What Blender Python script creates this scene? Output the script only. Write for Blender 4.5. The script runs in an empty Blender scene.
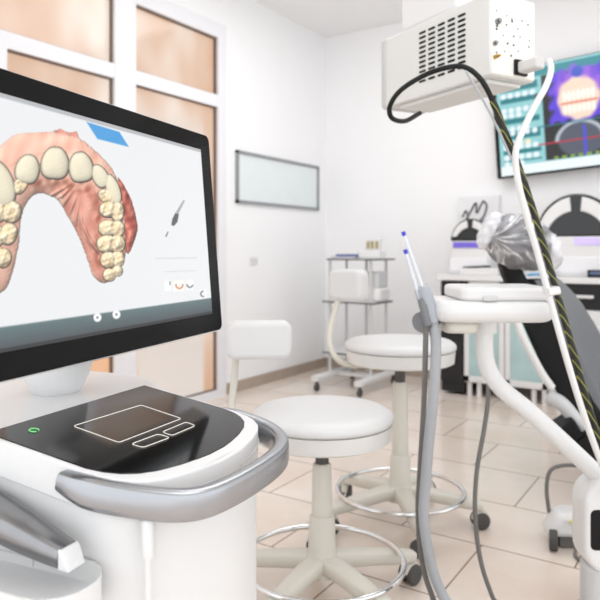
import bpy, bmesh, math, random
import numpy as np
from mathutils import Vector, Matrix
random.seed(7)
PI = math.pi
R = math.radians
C = bpy.context.scene.collection
sc = bpy.context.scene

# ------------------------------------------------------------------ camera
TH = R(33.1)                      # the camera looks this far left of the room's long axis
F = 660.0; EYE = 1.05; HY = 250.0
cd = bpy.data.cameras.new('camera'); cam = bpy.data.objects.new('camera', cd); C.objects.link(cam)
cam.location = (0, 0, EYE); cam.rotation_euler = (PI/2, 0, TH)
cd.sensor_width = 36; cd.lens = 36*F/600; cd.shift_y = -(300-HY)/600
cd.clip_start = 0.02
cd.dof.use_dof = True; cd.dof.focus_distance = 1.12; cd.dof.aperture_fstop = 6.0
sc.camera = cam
# ------------------------------------------------------------------ world + lights + exposure
w = bpy.data.worlds.new('world'); sc.world = w; w.use_nodes = True
w.node_tree.nodes['Background'].inputs[0].default_value = (0.96, 0.98, 1.0, 1)
w.node_tree.nodes['Background'].inputs[1].default_value = 1.72
def area(name, loc, size, power, rot=(0, 0, 0), col=(1, 1, 1)):
    l = bpy.data.lights.new(name, 'AREA'); l.shape = 'RECTANGLE'; l.size, l.size_y = size; l.energy = power; l.color = col
    o = bpy.data.objects.new(name, l); C.objects.link(o); o.location = loc; o.rotation_euler = rot
    return o
area('ceiling_fill_far', (-1.5, 3.3, 2.93), (1.6, 1.6), 26, col=(.965, .985, 1))  # both area lamps are unseen, added under the ceiling to light the room
area('ceiling_fill_near', (0.2, 1.2, 2.93), (1.6, 1.6), 18, col=(.965, .985, 1))
sc.view_settings.view_transform = 'Standard'; sc.view_settings.look = 'None'
sc.view_settings.exposure = 0.0; sc.view_settings.gamma = 1.0
sc.view_settings.use_curve_mapping = False

# ------------------------------------------------------------------ frames
FW = Vector((-math.sin(TH), math.cos(TH), 0)); RT = Vector((math.cos(TH), math.sin(TH), 0))
def W(X, D, z=0.0):               # metres right of / ahead of the viewer -> world
    v = RT*X + FW*D; return Vector((v.x, v.y, z))
def Pc(px, py, D):                # sight line at distance D -> (right, ahead, height)
    return Vector(((px-300)/F*D, D, EYE-(py-HY)/F*D))

# ------------------------------------------------------------------ materials
MATS = {}
def lin(c): return tuple(((x/255)/12.92 if x/255 <= .04045 else ((x/255+.055)/1.055)**2.4) for x in c)
def mat(name, rgb, rough=.5, metal=0.0, var=.03, nscale=6.0, emit=None, estr=0.0, trans=0.0, alpha=1.0, coat=0.0, spec=.5, bump=0.0, bscale=200.0):
    if name in MATS: return MATS[name]
    m = bpy.data.materials.new(name); m.use_nodes = True; nt = m.node_tree; b = nt.nodes['Principled BSDF']
    c = lin(rgb)
    tc = nt.nodes.new('ShaderNodeTexCoord'); nz = nt.nodes.new('ShaderNodeTexNoise'); nz.inputs['Scale'].default_value = nscale
    nt.links.new(tc.outputs['Object'], nz.inputs['Vector'])
    rp = nt.nodes.new('ShaderNodeValToRGB'); rp.color_ramp.elements[0].position = .3; rp.color_ramp.elements[1].position = .7
    rp.color_ramp.elements[0].color = tuple(x*(1-var) for x in c)+(1,)
    rp.color_ramp.elements[1].color = tuple(min(1, x*(1+var)) for x in c)+(1,)
    nt.links.new(nz.outputs['Fac'], rp.inputs['Fac']); nt.links.new(rp.outputs['Color'], b.inputs['Base Color'])
    b.inputs['Roughness'].default_value = rough; b.inputs['Metallic'].default_value = metal
    b.inputs['Specular IOR Level'].default_value = spec
    b.inputs['Transmission Weight'].default_value = trans; b.inputs['Alpha'].default_value = alpha
    b.inputs['Coat Weight'].default_value = coat
    if emit:
        b.inputs['Emission Color'].default_value = lin(emit)+(1,); b.inputs['Emission Strength'].default_value = estr
    if bump:
        n2 = nt.nodes.new('ShaderNodeTexNoise'); n2.inputs['Scale'].default_value = bscale
        bp = nt.nodes.new('ShaderNodeBump'); bp.inputs['Strength'].default_value = bump; bp.inputs['Distance'].default_value = .002
        nt.links.new(tc.outputs['Object'], n2.inputs['Vector']); nt.links.new(n2.outputs['Fac'], bp.inputs['Height']); nt.links.new(bp.outputs['Normal'], b.inputs['Normal'])
    MATS[name] = m; return m
def attr_emit(name, strength=1.0):
    m = bpy.data.materials.new(name); m.use_nodes = True; nt = m.node_tree; b = nt.nodes['Principled BSDF']
    a = nt.nodes.new('ShaderNodeAttribute'); a.attribute_name = 'picture'
    b.inputs['Base Color'].default_value = (.01, .01, .01, 1); b.inputs['Roughness'].default_value = .25
    nt.links.new(a.outputs['Color'], b.inputs['Emission Color']); b.inputs['Emission Strength'].default_value = strength
    return m
WALL = mat('wall_paint', (247, 247, 248), .6, var=.006, nscale=1.5, bump=.05, bscale=300)
CEIL = mat('ceiling_paint', (246, 246, 246), .7, var=.006, nscale=1.5)
PLAST = mat('white_plastic', (226, 226, 226), .3, var=.006, spec=.5)
PLASTG = mat('pale_grey_plastic', (205, 206, 207), .35, var=.01)
IVORY = mat('ivory_metal', (212, 208, 198), .4, var=.015)
LEATHER = mat('white_vinyl', (214, 214, 214), .42, var=.008, bump=.1, bscale=400)
CHROME = mat('chrome', (225, 225, 225), .12, 1.0, var=.01)
STEEL = mat('brushed_steel', (150, 150, 152), .27, 1.0, var=.04, nscale=40)
SILVER = mat('satin_silver', (172, 174, 178), .26, 1.0, var=.03, nscale=12)
BLACK = mat('black_plastic', (14, 14, 15), .45, var=.1, spec=.25)
GLOSSB = mat('black_glass', (10, 10, 11), .07, var=.05, spec=.6)
PANEL = mat('coated_black_glass', (9, 8, 8), .10, var=.05, spec=.45, coat=.05)
RUBBER = mat('dark_grey_rubber', (80, 78, 76), .7, var=.08)
GREYH = mat('grey_hose', (162, 165, 169), .5, var=.04)
GREYD = mat('dark_grey_hose', (110, 108, 106), .5, var=.05)
WHITEE = mat('frame_paint', (236, 236, 240), .4, var=.008)
UPH = mat('grey_upholstery', (106, 109, 113), .5, var=.05, bump=.15, bscale=250)
SHELL = mat('black_shell', (16, 16, 17), .5, var=.1, spec=.2)
ANTHR = mat('anthracite_front', (36, 35, 37), .4, var=.06, spec=.3)
SKIRT = mat('beige_skirting_tile', (176, 160, 147), .4, var=.08, nscale=5)
BEIGEBOX = mat('off_white_metal_case', (218, 218, 216), .45, var=.01)

# ------------------------------------------------------------------ mesh helpers
def link(name, bm, m, parent=None, smooth=40, bevel=0.0, seg=3, sub=0, recalc=True):
    if recalc: bmesh.ops.recalc_face_normals(bm, faces=bm.faces)
    me = bpy.data.meshes.new(name); bm.to_mesh(me); bm.free()
    if smooth:
        me.polygons.foreach_set('use_smooth', [True]*len(me.polygons))
        me.set_sharp_from_angle(angle=R(smooth))
    o = bpy.data.objects.new(name, me); C.objects.link(o); me.materials.append(m)
    if parent: o.parent = parent
    if bevel:
        b = o.modifiers.new('bevel', 'BEVEL'); b.width = bevel; b.segments = seg; b.limit_method = 'ANGLE'; b.angle_limit = R(35)
    if sub:
        s = o.modifiers.new('sub', 'SUBSURF'); s.levels = sub; s.render_levels = sub
    return o
def thing(name, label, cat, loc=(0, 0, 0), rz=0.0, group=None):
    o = bpy.data.objects.new(name, None); C.objects.link(o); o.location = loc; o.rotation_euler = (0, 0, rz); o.empty_display_size = .05
    return tag(o, label, cat, group)
def tag(o, label, cat, group=None):
    o['label'] = label; o['category'] = cat
    if group: o['group'] = group
    return o
def struct(o): o['kind'] = 'structure'; return o
def BM(): return bmesh.new()
def box(bm, lo, hi, M=None):
    vs = [bm.verts.new((x, y, z)) for x in (lo[0], hi[0]) for y in (lo[1], hi[1]) for z in (lo[2], hi[2])]
    for f in ((0, 1, 3, 2), (4, 6, 7, 5), (0, 4, 5, 1), (2, 3, 7, 6), (0, 2, 6, 4), (1, 5, 7, 3)): bm.faces.new([vs[i] for i in f])
    if M is not None: bmesh.ops.transform(bm, matrix=M, verts=vs)
    return vs
def lathe(bm, prof, n=40, M=None):
    rings = []; allv = []
    for r, z in prof:
        if r < 1e-6: v = bm.verts.new((0, 0, z)); rings.append([v]); allv.append(v)
        else:
            rg = [bm.verts.new((r*math.cos(2*PI*i/n), r*math.sin(2*PI*i/n), z)) for i in range(n)]; rings.append(rg); allv += rg
    for a, b in zip(rings, rings[1:]):
        for i in range(n):
            j = (i+1) % n
            if len(a) == 1 and len(b) == 1: continue
            if len(a) == 1: bm.faces.new((a[0], b[j], b[i]))
            elif len(b) == 1: bm.faces.new((a[i], a[j], b[0]))
            else: bm.faces.new((a[i], a[j], b[j], b[i]))
    if len(rings[0]) > 1: bm.faces.new(rings[0][::-1])
    if len(rings[-1]) > 1: bm.faces.new(rings[-1])
    if M is not None: bmesh.ops.transform(bm, matrix=M, verts=allv)
    return allv
def rounded(r, z0, z1, b, n=5):    # lathe profile of a puck with rounded rims
    p = [(0, z0)]
    p += [(r-b+b*math.sin(PI/2*i/n), z0+b-b*math.cos(PI/2*i/n)) for i in range(n+1)]
    p += [(r-b+b*math.cos(PI/2*i/n), z1-b+b*math.sin(PI/2*i/n)) for i in range(n+1)]
    return p+[(0, z1)]
def smoothpath(pts, k=6):
    pts = [Vector(p) for p in pts]; out = []
    P = [pts[0]*2-pts[1]]+pts+[pts[-1]*2-pts[-2]]
    for i in range(1, len(P)-2):
        a, b, c, d = P[i-1:i+3]
        for s in range(k):
            t = s/k
            out.append(.5*((2*b)+(c-a)*t+(2*a-5*b+4*c-d)*t*t+(3*b-a-3*c+d)*t**3))
    return out+[pts[-1]]
def tube(bm, pts, r, n=12, flat=None, closed=False):
    pts = [Vector(p) for p in pts]; N = len(pts)
    rs = r if isinstance(r, (list, tuple)) else [r]*N
    up = None; rings = []
    for i, p in enumerate(pts):
        if closed: t = (pts[(i+1) % N]-pts[i-1]).normalized()
        else: t = (pts[min(i+1, N-1)]-pts[max(i-1, 0)]).normalized()
        if up is None:
            up = Vector((0, 0, 1)) if abs(t.z) < .9 else Vector((1, 0, 0))
        if flat: up = Vector((0, 0, 1))
        s = t.cross(up).normalized(); up = s.cross(t).normalized()
        ring = []
        for k in range(n):
            a = 2*PI*k/n; ca, sa = math.cos(a), math.sin(a)
            if flat:
                e = .5
                ca = math.copysign(abs(ca)**e, ca)*flat[0]; sa = math.copysign(abs(sa)**e, sa)*flat[1]
            ring.append(bm.verts.new(p+(s*ca+up*sa)*rs[i]))
        rings.append(ring)
    for i in range(N if closed else N-1):
        a, b = rings[i], rings[(i+1) % N]
        for k in range(n): bm.faces.new((a[k], a[(k+1) % n], b[(k+1) % n], b[k]))
    if not closed: bm.faces.new(rings[0][::-1]); bm.faces.new(rings[-1])
    return rings
def prism(bm, outline, z0, z1, M=None):
    a = [bm.verts.new((x, y, z0)) for x, y in outline]; b = [bm.verts.new((x, y, z1)) for x, y in outline]
    bm.faces.new(a[::-1]); bm.faces.new(b); n = len(a)
    for i in range(n): bm.faces.new((a[i], a[(i+1) % n], b[(i+1) % n], b[i]))
    if M is not None: bmesh.ops.transform(bm, matrix=M, verts=a+b)
def rrect(x0, y0, x1, y1, r, n=6):
    o = []
    for cx, cy, a0 in ((x1-r, y1-r, 0), (x0+r, y1-r, 90), (x0+r, y0+r, 180), (x1-r, y0+r, 270)):
        o += [(cx+r*math.cos(R(a0+90*i/n)), cy+r*math.sin(R(a0+90*i/n))) for i in range(n+1)]
    return o
def ellipsoid(bm, c, rad, M=None, nu=24, nv=14):
    vs = bmesh.ops.create_uvsphere(bm, u_segments=nu, v_segments=nv, radius=1)['verts']
    bmesh.ops.scale(bm, vec=rad, verts=vs); bmesh.ops.translate(bm, vec=c, verts=vs)
    if M is not None: bmesh.ops.transform(bm, matrix=M, verts=vs)
    return vs
XZ = Matrix(((1, 0, 0, 0), (0, 0, 1, 0), (0, 1, 0, 0), (0, 0, 0, 1)))   # prism drawn in x,z and pushed along y

# ================================================================== ROOM SHELL
LX, BY, CZ = -3.07, 5.13, 2.97
# floor: stone-look tiles
fm = bpy.data.materials.new('beige_stone_tiles'); fm.use_nodes = True; nt = fm.node_tree; b = nt.nodes['Principled BSDF']
tc = nt.nodes.new('ShaderNodeTexCoord'); br = nt.nodes.new('ShaderNodeTexBrick'); nz = nt.nodes.new('ShaderNodeTexNoise'); n2 = nt.nodes.new('ShaderNodeTexNoise')
mp = nt.nodes.new('ShaderNodeMapping'); mp.inputs['Location'].default_value = (.12, .20, 0)
nt.links.new(tc.outputs['Object'], mp.inputs['Vector']); nt.links.new(mp.outputs['Vector'], br.inputs['Vector'])
br.inputs['Scale'].default_value = 1; br.inputs['Brick Width'].default_value = .62; br.inputs['Row Height'].default_value = .42
br.inputs['Mortar Size'].default_value = .0032; br.inputs['Mortar Smooth'].default_value = .1; br.inputs['Bias'].default_value = 0
br.inputs['Color1'].default_value = lin((240, 231, 222))+(1,); br.inputs['Color2'].default_value = lin((234, 223, 213))+(1,); br.inputs['Mortar'].default_value = lin((150, 130, 115))+(1,)
nz.inputs['Scale'].default_value = 2.2; nz.inputs['Detail'].default_value = 6; n2.inputs['Scale'].default_value = 14; n2.inputs['Detail'].default_value = 5
nt.links.new(tc.outputs['Object'], nz.inputs['Vector']); nt.links.new(tc.outputs['Object'], n2.inputs['Vector'])
rp = nt.nodes.new('ShaderNodeValToRGB'); rp.color_ramp.elements[0].position = .35; rp.color_ramp.elements[1].position = .65
rp.color_ramp.elements[0].color = (.93, .88, .845, 1); rp.color_ramp.elements[1].color = (1, 1, 1, 1)
mx = nt.nodes.new('ShaderNodeMix'); mx.data_type = 'RGBA'; mx.blend_type = 'MULTIPLY'; mx.inputs[0].default_value = 1
nt.links.new(nz.outputs['Fac'], rp.inputs['Fac']); nt.links.new(br.outputs['Color'], mx.inputs[6]); nt.links.new(rp.outputs['Color'], mx.inputs[7])
rp2 = nt.nodes.new('ShaderNodeValToRGB'); rp2.color_ramp.elements[0].color = (.93, .91, .9, 1); rp2.color_ramp.elements[1].color = (1, 1, 1, 1)
mx2 = nt.nodes.new('ShaderNodeMix'); mx2.data_type = 'RGBA'; mx2.blend_type = 'MULTIPLY'; mx2.inputs[0].default_value = 1
nt.links.new(n2.outputs['Fac'], rp2.inputs['Fac']); nt.links.new(mx.outputs[2], mx2.inputs[6]); nt.links.new(rp2.outputs['Color'], mx2.inputs[7])
nt.links.new(mx2.outputs[2], b.inputs['Base Color']); b.inputs['Roughness'].default_value = .16
bm = BM(); box(bm, (LX-.2, -1.5, -.1), (3.5, BY+.2, 0)); struct(link('floor', bm, fm))
bm = BM(); box(bm, (LX-.2, -1.5, CZ), (3.5, BY+.2, CZ+.1)); struct(link('ceiling', bm, CEIL))
bm = BM(); box(bm, (LX-.15, BY, 0), (3.5, BY+.15, CZ)); struct(link('wall_back', bm, WALL))
# left wall with the glazed opening
WY0, WY1, WZ = 1.2, 3.71, 2.67
bm = BM(); box(bm, (LX-.15, WY1, 0), (LX, BY, CZ)); box(bm, (LX-.15, -1.5, 0), (LX, WY0, CZ)); box(bm, (LX-.15, WY0, WZ), (LX, WY1, CZ))
struct(link('wall_left', bm, WALL))
# glazing: two tall leaves with top lights
win = struct(bpy.data.objects.new('window_1', None)); C.objects.link(win)
bm = BM()
x0, x1 = LX-.09, LX+.015
box(bm, (x0, WY0, 0), (x1, WY0+.09, WZ)); box(bm, (x0, WY1-.085, 0), (x1, WY1, WZ)); box(bm, (x0, 2.68, .05), (x1, 2.845, 2.565))
for ya, yb in ((WY0+.09, 2.68), (2.845, WY1-.085)): box(bm, (x0, ya, 2.07), (x1-.004, yb, 2.155))
box(bm, (x0, WY0+.09, 2.565), (x1, WY1-.085, WZ)); box(bm, (x0, WY0+.09, 0), (x1, WY1-.085, .05)); box(bm, (x0, 1.9, .05), (x1-.004, 1.985, 2.07))
link('window_frame', bm, WHITEE, win)
bm = BM()
for ya, yb in ((1.985, 2.68), (2.845, WY1-.085)):
    for za, zb in ((.05, 2.07), (2.155, 2.565)):
        if ya < 2.5 and za > 1: ya = WY0+.09
        g = .007
        box(bm, (LX-.03, ya, za), (LX-.005, ya+g, zb)); box(bm, (LX-.03, yb-g, za), (LX-.005, yb, zb)); box(bm, (LX-.03, ya, za), (LX-.005, yb, za+g)); box(bm, (LX-.03, ya, zb-g), (LX-.005, yb, zb))
link('window_gasket', bm, mat('taupe_gasket', (120, 105, 98), .6), win)
# frosted panes lit warm from the room behind
pm = bpy.data.materials.new('frosted_lit_glass'); pm.use_nodes = True; nt = pm.node_tree; b = nt.nodes['Principled BSDF']
tc = nt.nodes.new('ShaderNodeTexCoord'); mp = nt.nodes.new('ShaderNodeMapping'); mp.inputs['Scale'].default_value = (1, 1.5, .9); mp.inputs['Location'].default_value = (0, .35, .2)
nz = nt.nodes.new('ShaderNodeTexNoise'); nz.inputs['Scale'].default_value = 1.3; nz.inputs['Detail'].default_value = 2
rp = nt.nodes.new('ShaderNodeValToRGB'); e = rp.color_ramp.elements
e[0].position = .3; e[0].color = lin((218, 172, 138))+(1,); e[1].position = .68; e[1].color = lin((255, 244, 232))+(1,)
m_ = rp.color_ramp.elements.new(.48); m_.color = lin((232, 200, 176))+(1,)
nt.links.new(tc.outputs['Object'], mp.inputs['Vector']); nt.links.new(mp.outputs['Vector'], nz.inputs['Vector']); nt.links.new(nz.outputs['Fac'], rp.inputs['Fac'])
sx = nt.nodes.new('ShaderNodeSeparateXYZ'); nt.links.new(tc.outputs['Object'], sx.inputs[0])
def mrange(sock, a, b_, c_, d_):
    n = nt.nodes.new('ShaderNodeMapRange'); n.interpolation_type = 'SMOOTHSTEP'
    for k, v in zip(('From Min', 'From Max', 'To Min', 'To Max'), (a, b_, c_, d_)): n.inputs[k].default_value = v
    nt.links.new(sock, n.inputs['Value']); return n.outputs['Result']
def mul(p, q):
    n = nt.nodes.new('ShaderNodeMath'); n.operation = 'MULTIPLY'; nt.links.new(p, n.inputs[0]); nt.links.new(q, n.inputs[1]); return n.outputs[0]
def mixc(f, c0, rgb):
    n = nt.nodes.new('ShaderNodeMix'); n.data_type = 'RGBA'; nt.links.new(f, n.inputs[0]); nt.links.new(c0, n.inputs[6]); n.inputs[7].default_value = lin(rgb)+(1,); return n.outputs[2]
# behind the lower right leaf stands a pale door in an orange wooden surround; orange wood low behind the left leaf
pale = mul(mul(mrange(sx.outputs['Y'], 2.86, 2.93, 0, 1), mrange(sx.outputs['Y'], 3.49, 3.54, 1, 0)), mrange(sx.outputs['Z'], 1.75, 2.06, 1, 0))
wood = mul(mrange(sx.outputs['Y'], 2.3, 2.6, 0, 1), mul(mrange(sx.outputs['Y'], 2.72, 2.75, 1, 0), mrange(sx.outputs['Z'], .9, 1.3, 1, 0)))
o_ = mixc(wood, mixc(pale, rp.outputs['Color'], (233, 226, 220)), (246, 190, 146))
nt.links.new(o_, b.inputs['Emission Color']); b.inputs['Emission Strength'].default_value = .74
b.inputs['Base Color'].default_value = lin((120, 105, 95))+(1,); b.inputs['Roughness'].default_value = .12
for ya, yb in ((1.985, 2.68), (2.845, WY1-.085)):
    for za, zb in ((.05, 2.07), (2.155, 2.565)):
        if ya < 2.5 and za > 1: ya = WY0+.09
        bm = BM(); box(bm, (LX-.045, ya, za), (LX-.03, yb, zb)); link('window_pane', bm, pm, win)
bm = BM(); box(bm, (LX-.045, WY0+.09, .05), (LX-.03, 1.9, 2.07)); link('window_pane', bm, pm, win)
# skirting
bm = BM(); box(bm, (LX, WY1, 0), (LX+.012, BY, .08)); struct(link('baseboard_left', bm, SKIRT, bevel=.002))
bm = BM(); box(bm, (LX, BY-.012, 0), (3.5, BY, .08)); struct(link('baseboard_back', bm, SKIRT, bevel=.002))

# ================================================================== wall objects
t = thing('whiteboard', 'long pale glass board in a thin grey frame on the left wall', 'board', (LX, 4.41, 1.595))
bm = BM(); fwid = .022
for lo, hi in (((0, -.58, -.195), (.022, .58, -.195+fwid)), ((0, -.58, .195-fwid), (.022, .58, .195)), ((0, -.58, -.195), (.022, -.58+fwid, .195)), ((0, .58-fwid, -.195), (.022, .58, .195))): box(bm, lo, hi)
link('frame', bm, mat('grey_aluminium', (150, 152, 155), .4, .3), t)
bm = BM(); box(bm, (.001, -.56, -.175), (.010, .56, .175)); link('panel', bm, mat('pale_glass', (228, 235, 236), .12, var=.01), t)
t = thing('wall_socket', 'small white wall socket on the left wall below the framed board', 'socket', (LX, 4.05, .966))
bm = BM(); box(bm, (0, -.045, -.03), (.012, .045, .03)); link('plate', bm, PLAST, t, bevel=.004)
bm = BM()
for s in (-.02, .02): lathe(bm, [(0, 0), (.012, 0), (.012, .004), (0, .004)], 16, Matrix.Translation((.011, s, 0)) @ Matrix.Rotation(PI/2, 4, 'Y'))
link('outlet', bm, PLASTG, t)

# television on the back wall
def picture(name, ws, hs, nx, ny, fn, m, parent, M):
    bm = BM(); me = bpy.data.meshes.new(name); bm.free()
    xs = np.linspace(-ws/2, ws/2, nx); zs = np.linspace(-hs/2, hs/2, ny)
    X, Z = np.meshgrid(xs, zs); co = np.stack([X.ravel(), Z.ravel(), np.zeros(X.size)], 1)
    idx = np.arange(nx*ny).reshape(ny, nx)
    f = np.stack([idx[:-1, :-1].ravel(), idx[:-1, 1:].ravel(), idx[1:, 1:].ravel(), idx[1:, :-1].ravel()], 1)
    M = np.array(M); co = co @ M[:3, :3].T + M[:3, 3]
    me.from_pydata(co.tolist(), [], f.tolist())
    col = fn(X.ravel()/ws+.5, .5-Z.ravel()/hs)      # sRGB 0..255 as function of u (right), v (down)
    col = np.clip(col, 0, 255)/255; col = np.where(col <= .04045, col/12.92, ((col+.055)/1.055)**2.4)
    a = me.attributes.new('picture', 'FLOAT_COLOR', 'POINT')
    a.data.foreach_set('color', np.concatenate([col, np.ones((len(col), 1))], 1).astype(np.float32).ravel())
    o = bpy.data.objects.new(name, me); C.objects.link(o); me.materials.append(m); o.parent = parent
    return o
def blend(c, mask, rgb):
    m = np.clip(mask, 0, 1)[:, None]; return c*(1-m)+np.array(rgb, float)*m
def sm(x, w): return np.clip(.5-x/w, 0, 1)
def rnd(u, v, u0, v0, u1, v1, w=.006):
    d = np.maximum(np.maximum(u0-u, u-u1), np.maximum(v0-v, v-v1)); return sm(d, w)
def tvart(u, v):
    asp = 1.43/.8; c = np.zeros((len(u), 3)); c[:] = (146, 208, 212)
    c = blend(c, rnd(u, v, 0, .02, 1, .10), (16, 136, 146))
    for i, (a, bb) in enumerate(((.13, .20), (.26, .31), (.46, .51), (.58, .66), (.76, .80), (.86, .875))):
        c = blend(c, rnd(u, v, .02, a, .215, bb), (12, 122, 130))
    rng = random.Random(3)
    for row, vv in enumerate((.15, .24, .38, .43, .56, .60, .70, .735, .83, .89)):
        for k in range(rng.randint(3, 5)):
            uu = .035+k*.038
            dd = np.hypot((u-uu)*asp, v-vv)-.026
            c = blend(c, sm(dd, .012), (238, 246, 252) if (row, k) != (6, 3) else (255, 236, 190))
    c = blend(c, rnd(u, v, .235, .105, .99, .90), (14, 14, 20))
    # rendering of a jaw: violet halo, cream block of teeth
    x = (u-.41)*asp; y = v-.34
    rr = np.maximum(np.abs(x)/.24, np.abs(y)/.235)
    wob = .06*np.sin(x*55)+.05*np.sin(y*48+x*20)
    c = blend(c, sm(rr-1+wob, .12), (92, 60, 220)); c = blend(c, sm(np.hypot(x/.24, (y+.05)/.25)-.86+wob, .2), (150, 90, 225))
    c = blend(c, sm(np.hypot(x/.185, (y-.03)/.2)-.98+wob*.5, .18), (252, 222, 200))
    c = blend(c, sm(np.hypot(x/.05, (y+.21)/.05)-1, .4), (45, 80, 200))
    c = blend(c, sm(np.abs(np.abs(x)-.13)-.02, .02)*sm(np.abs(y+.19)-.05, .03), (120, 70, 215))
    for k in range(7):
        c = blend(c, sm(np.hypot((x+.12-k*.04)/.019, (y+.0)/.05)-1, .4), (255, 250, 240)); c = blend(c, sm(np.hypot((x+.12-k*.04)/.019, (y-.12)/.045)-1, .4), (255, 248, 236))
    c = blend(c, sm(np.abs(y-.065)-.008, .01)*sm(np.abs(x)-.16, .03), (225, 120, 90))
    # grey slice below
    y2 = v-.75
    c = blend(c, sm(np.hypot(x/.2, y2/.15)-1, .1), (78, 84, 100)); c = blend(c, sm(np.abs(np.hypot((x+.01)/.2, (y2)/.17)-1)-.09, .1)*(y2 < 0), (185, 195, 205))
    c = blend(c, sm(np.hypot((x-.24)/.07, y2/.13)-1, .3), (232, 238, 242)); c = blend(c, sm(np.hypot((x-.30)/.07, (y2)/.05)-1, .3), (20, 20, 28))
    c = blend(c, sm(np.abs(v-.745)-.007, .008)*rnd(u, v, .2, .1, .99, .9), (190, 40, 60)); c = blend(c, sm(np.abs(v-.58)-.006, .008)*rnd(u, v, .2, .1, .99, .9), (30, 120, 140))
    c = blend(c, sm(np.abs(x-.03)-.012, .012)*rnd(u, v, .2, .62, .99, .9), (70, 70, 225)); c = blend(c, sm(np.abs(v-.285)-.008, .012)*rnd(u, v, .2, .1, .25, .9), (170, 30, 50))
    c = blend(c, rnd(u, v, .26, .875, .5, .90)*(np.sin(u*160) > -.2), (130, 165, 60))
    # second view to the right of it
    x3 = (u-.76)*asp
    c = blend(c, sm(np.hypot(x3/.28, (v-.5)/.33)-1, .1), (70, 76, 92)); c = blend(c, sm(np.abs(np.hypot(x3/.24, (v-.52)/.28)-1)-.1, .1), (200, 206, 212))
    c = blend(c, rnd(u, v, 0, .91, 1, 1.0), (240, 248, 250))
    return c
t = thing('television', 'large wall television showing a violet dental scan on a teal page', 'television', (-.77, BY-.03, 2.04))
Mr = Matrix.Rotation(R(-3.6), 4, 'Y')
bm = BM(); box(bm, (-.738, -.085, -.405), (.73, -.04, .40), Mr); link('casing', bm, BLACK, t, bevel=.006)
bm = BM(); box(bm, (-.25, -.04, -.2), (.25, .029, .2)); link('wall_bracket', bm, BLACK, t)
picture('screen', 1.41, .785, 240, 140, tvart, attr_emit('television_picture', 1.0), t, Mr @ Matrix.Translation((0, -.0865, 0)) @ Matrix.Rotation(PI/2, 4, 'X'))

# ================================================================== back counter
CF = 4.62
def legs(par, xs):
    for x in xs:
        bm = BM(); lathe(bm, [(0, 0), (.018, 0), (.018, .1), (0, .1)], 16, Matrix.Translation((x, .04, 0))); link('leg', bm, PLAST, par)
bm = BM(); box(bm, (-1.80, CF-.025, .83), (1.2, BY-.002, .87)); tag(link('worktop', bm, PLAST, bevel=.004), 'long white worktop running along the back wall over the cabinets', 'worktop')
t = thing('narrow_cabinet', 'narrow anthracite cabinet at the left end of the back counter', 'cabinet', (-1.70, CF, 0))
bm = BM(); box(bm, (-.08, .02, .02), (.09, .5, .83)); link('carcass', bm, ANTHR, t)
bm = BM(); box(bm, (-.078, 0, .1), (.088, .018, .826)); link('door', bm, ANTHR, t, bevel=.002)
t = thing('glass_cabinet', 'white framed cabinet with pale teal frosted glass doors under the counter', 'cabinet', (-1.315, CF, 0))
bm = BM(); box(bm, (-.29, .02, .1), (.29, .5, .83)); link('carcass', bm, PLAST, t)
legs(t, (-.26, -.19, .19, .26))
TEAL = mat('teal_frosted_glass', (172, 199, 200), .2, var=.10, nscale=5)
for a, b_ in ((-.288, -.003), (.003, .288)):
    bm = BM()
    for lo, hi in (((a, 0, .11), (a+.035, .018, .826)), ((b_-.035, 0, .11), (b_, .018, .826)), ((a, 0, .11), (b_, .018, .15)), ((a, 0, .79), (b_, .018, .826))): box(bm, lo, hi)
    d = link('door', bm, PLAST, t, bevel=.001)
    bm = BM(); box(bm, (a+.03, .006, .145), (b_-.03, .012, .795)); link('glass', bm, TEAL, d)
for i, (xa, xb, lab) in enumerate(((-1.02, -.30, 'drawer cabinet with black top drawers beside the glass cabinet'), (-.30, .45, 'drawer cabinet with black top drawers at the right end of the counter'))):
    t = thing('drawer_cabinet', lab, 'cabinet', ((xa+xb)/2, CF, 0)); hw = (xb-xa)/2
    bm = BM(); box(bm, (-hw+.002, .02, .1), (hw-.002, .5, .83)); link('carcass', bm, PLAST, t)
    legs(t, (-hw+.06, hw-.06))
    for j, (za, zb, m) in enumerate(((.66, .826, ANTHR), (.48, .655, PLAST), (.29, .475, ANTHR), (.11, .285, PLAST))):
        bm = BM(); box(bm, (-hw+.004, 0, za), (hw-.004, .018, zb)); d = link('drawer', bm, m, t, bevel=.002)
        for s in (-hw/2, hw/2):
            bm = BM(); box(bm, (s-.1, -.022, (za+zb)/2-.008), (s+.1, 0, (za+zb)/2+.012)); link('handle', bm, PLAST if m is ANTHR else SILVER, d, bevel=.004)
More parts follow.
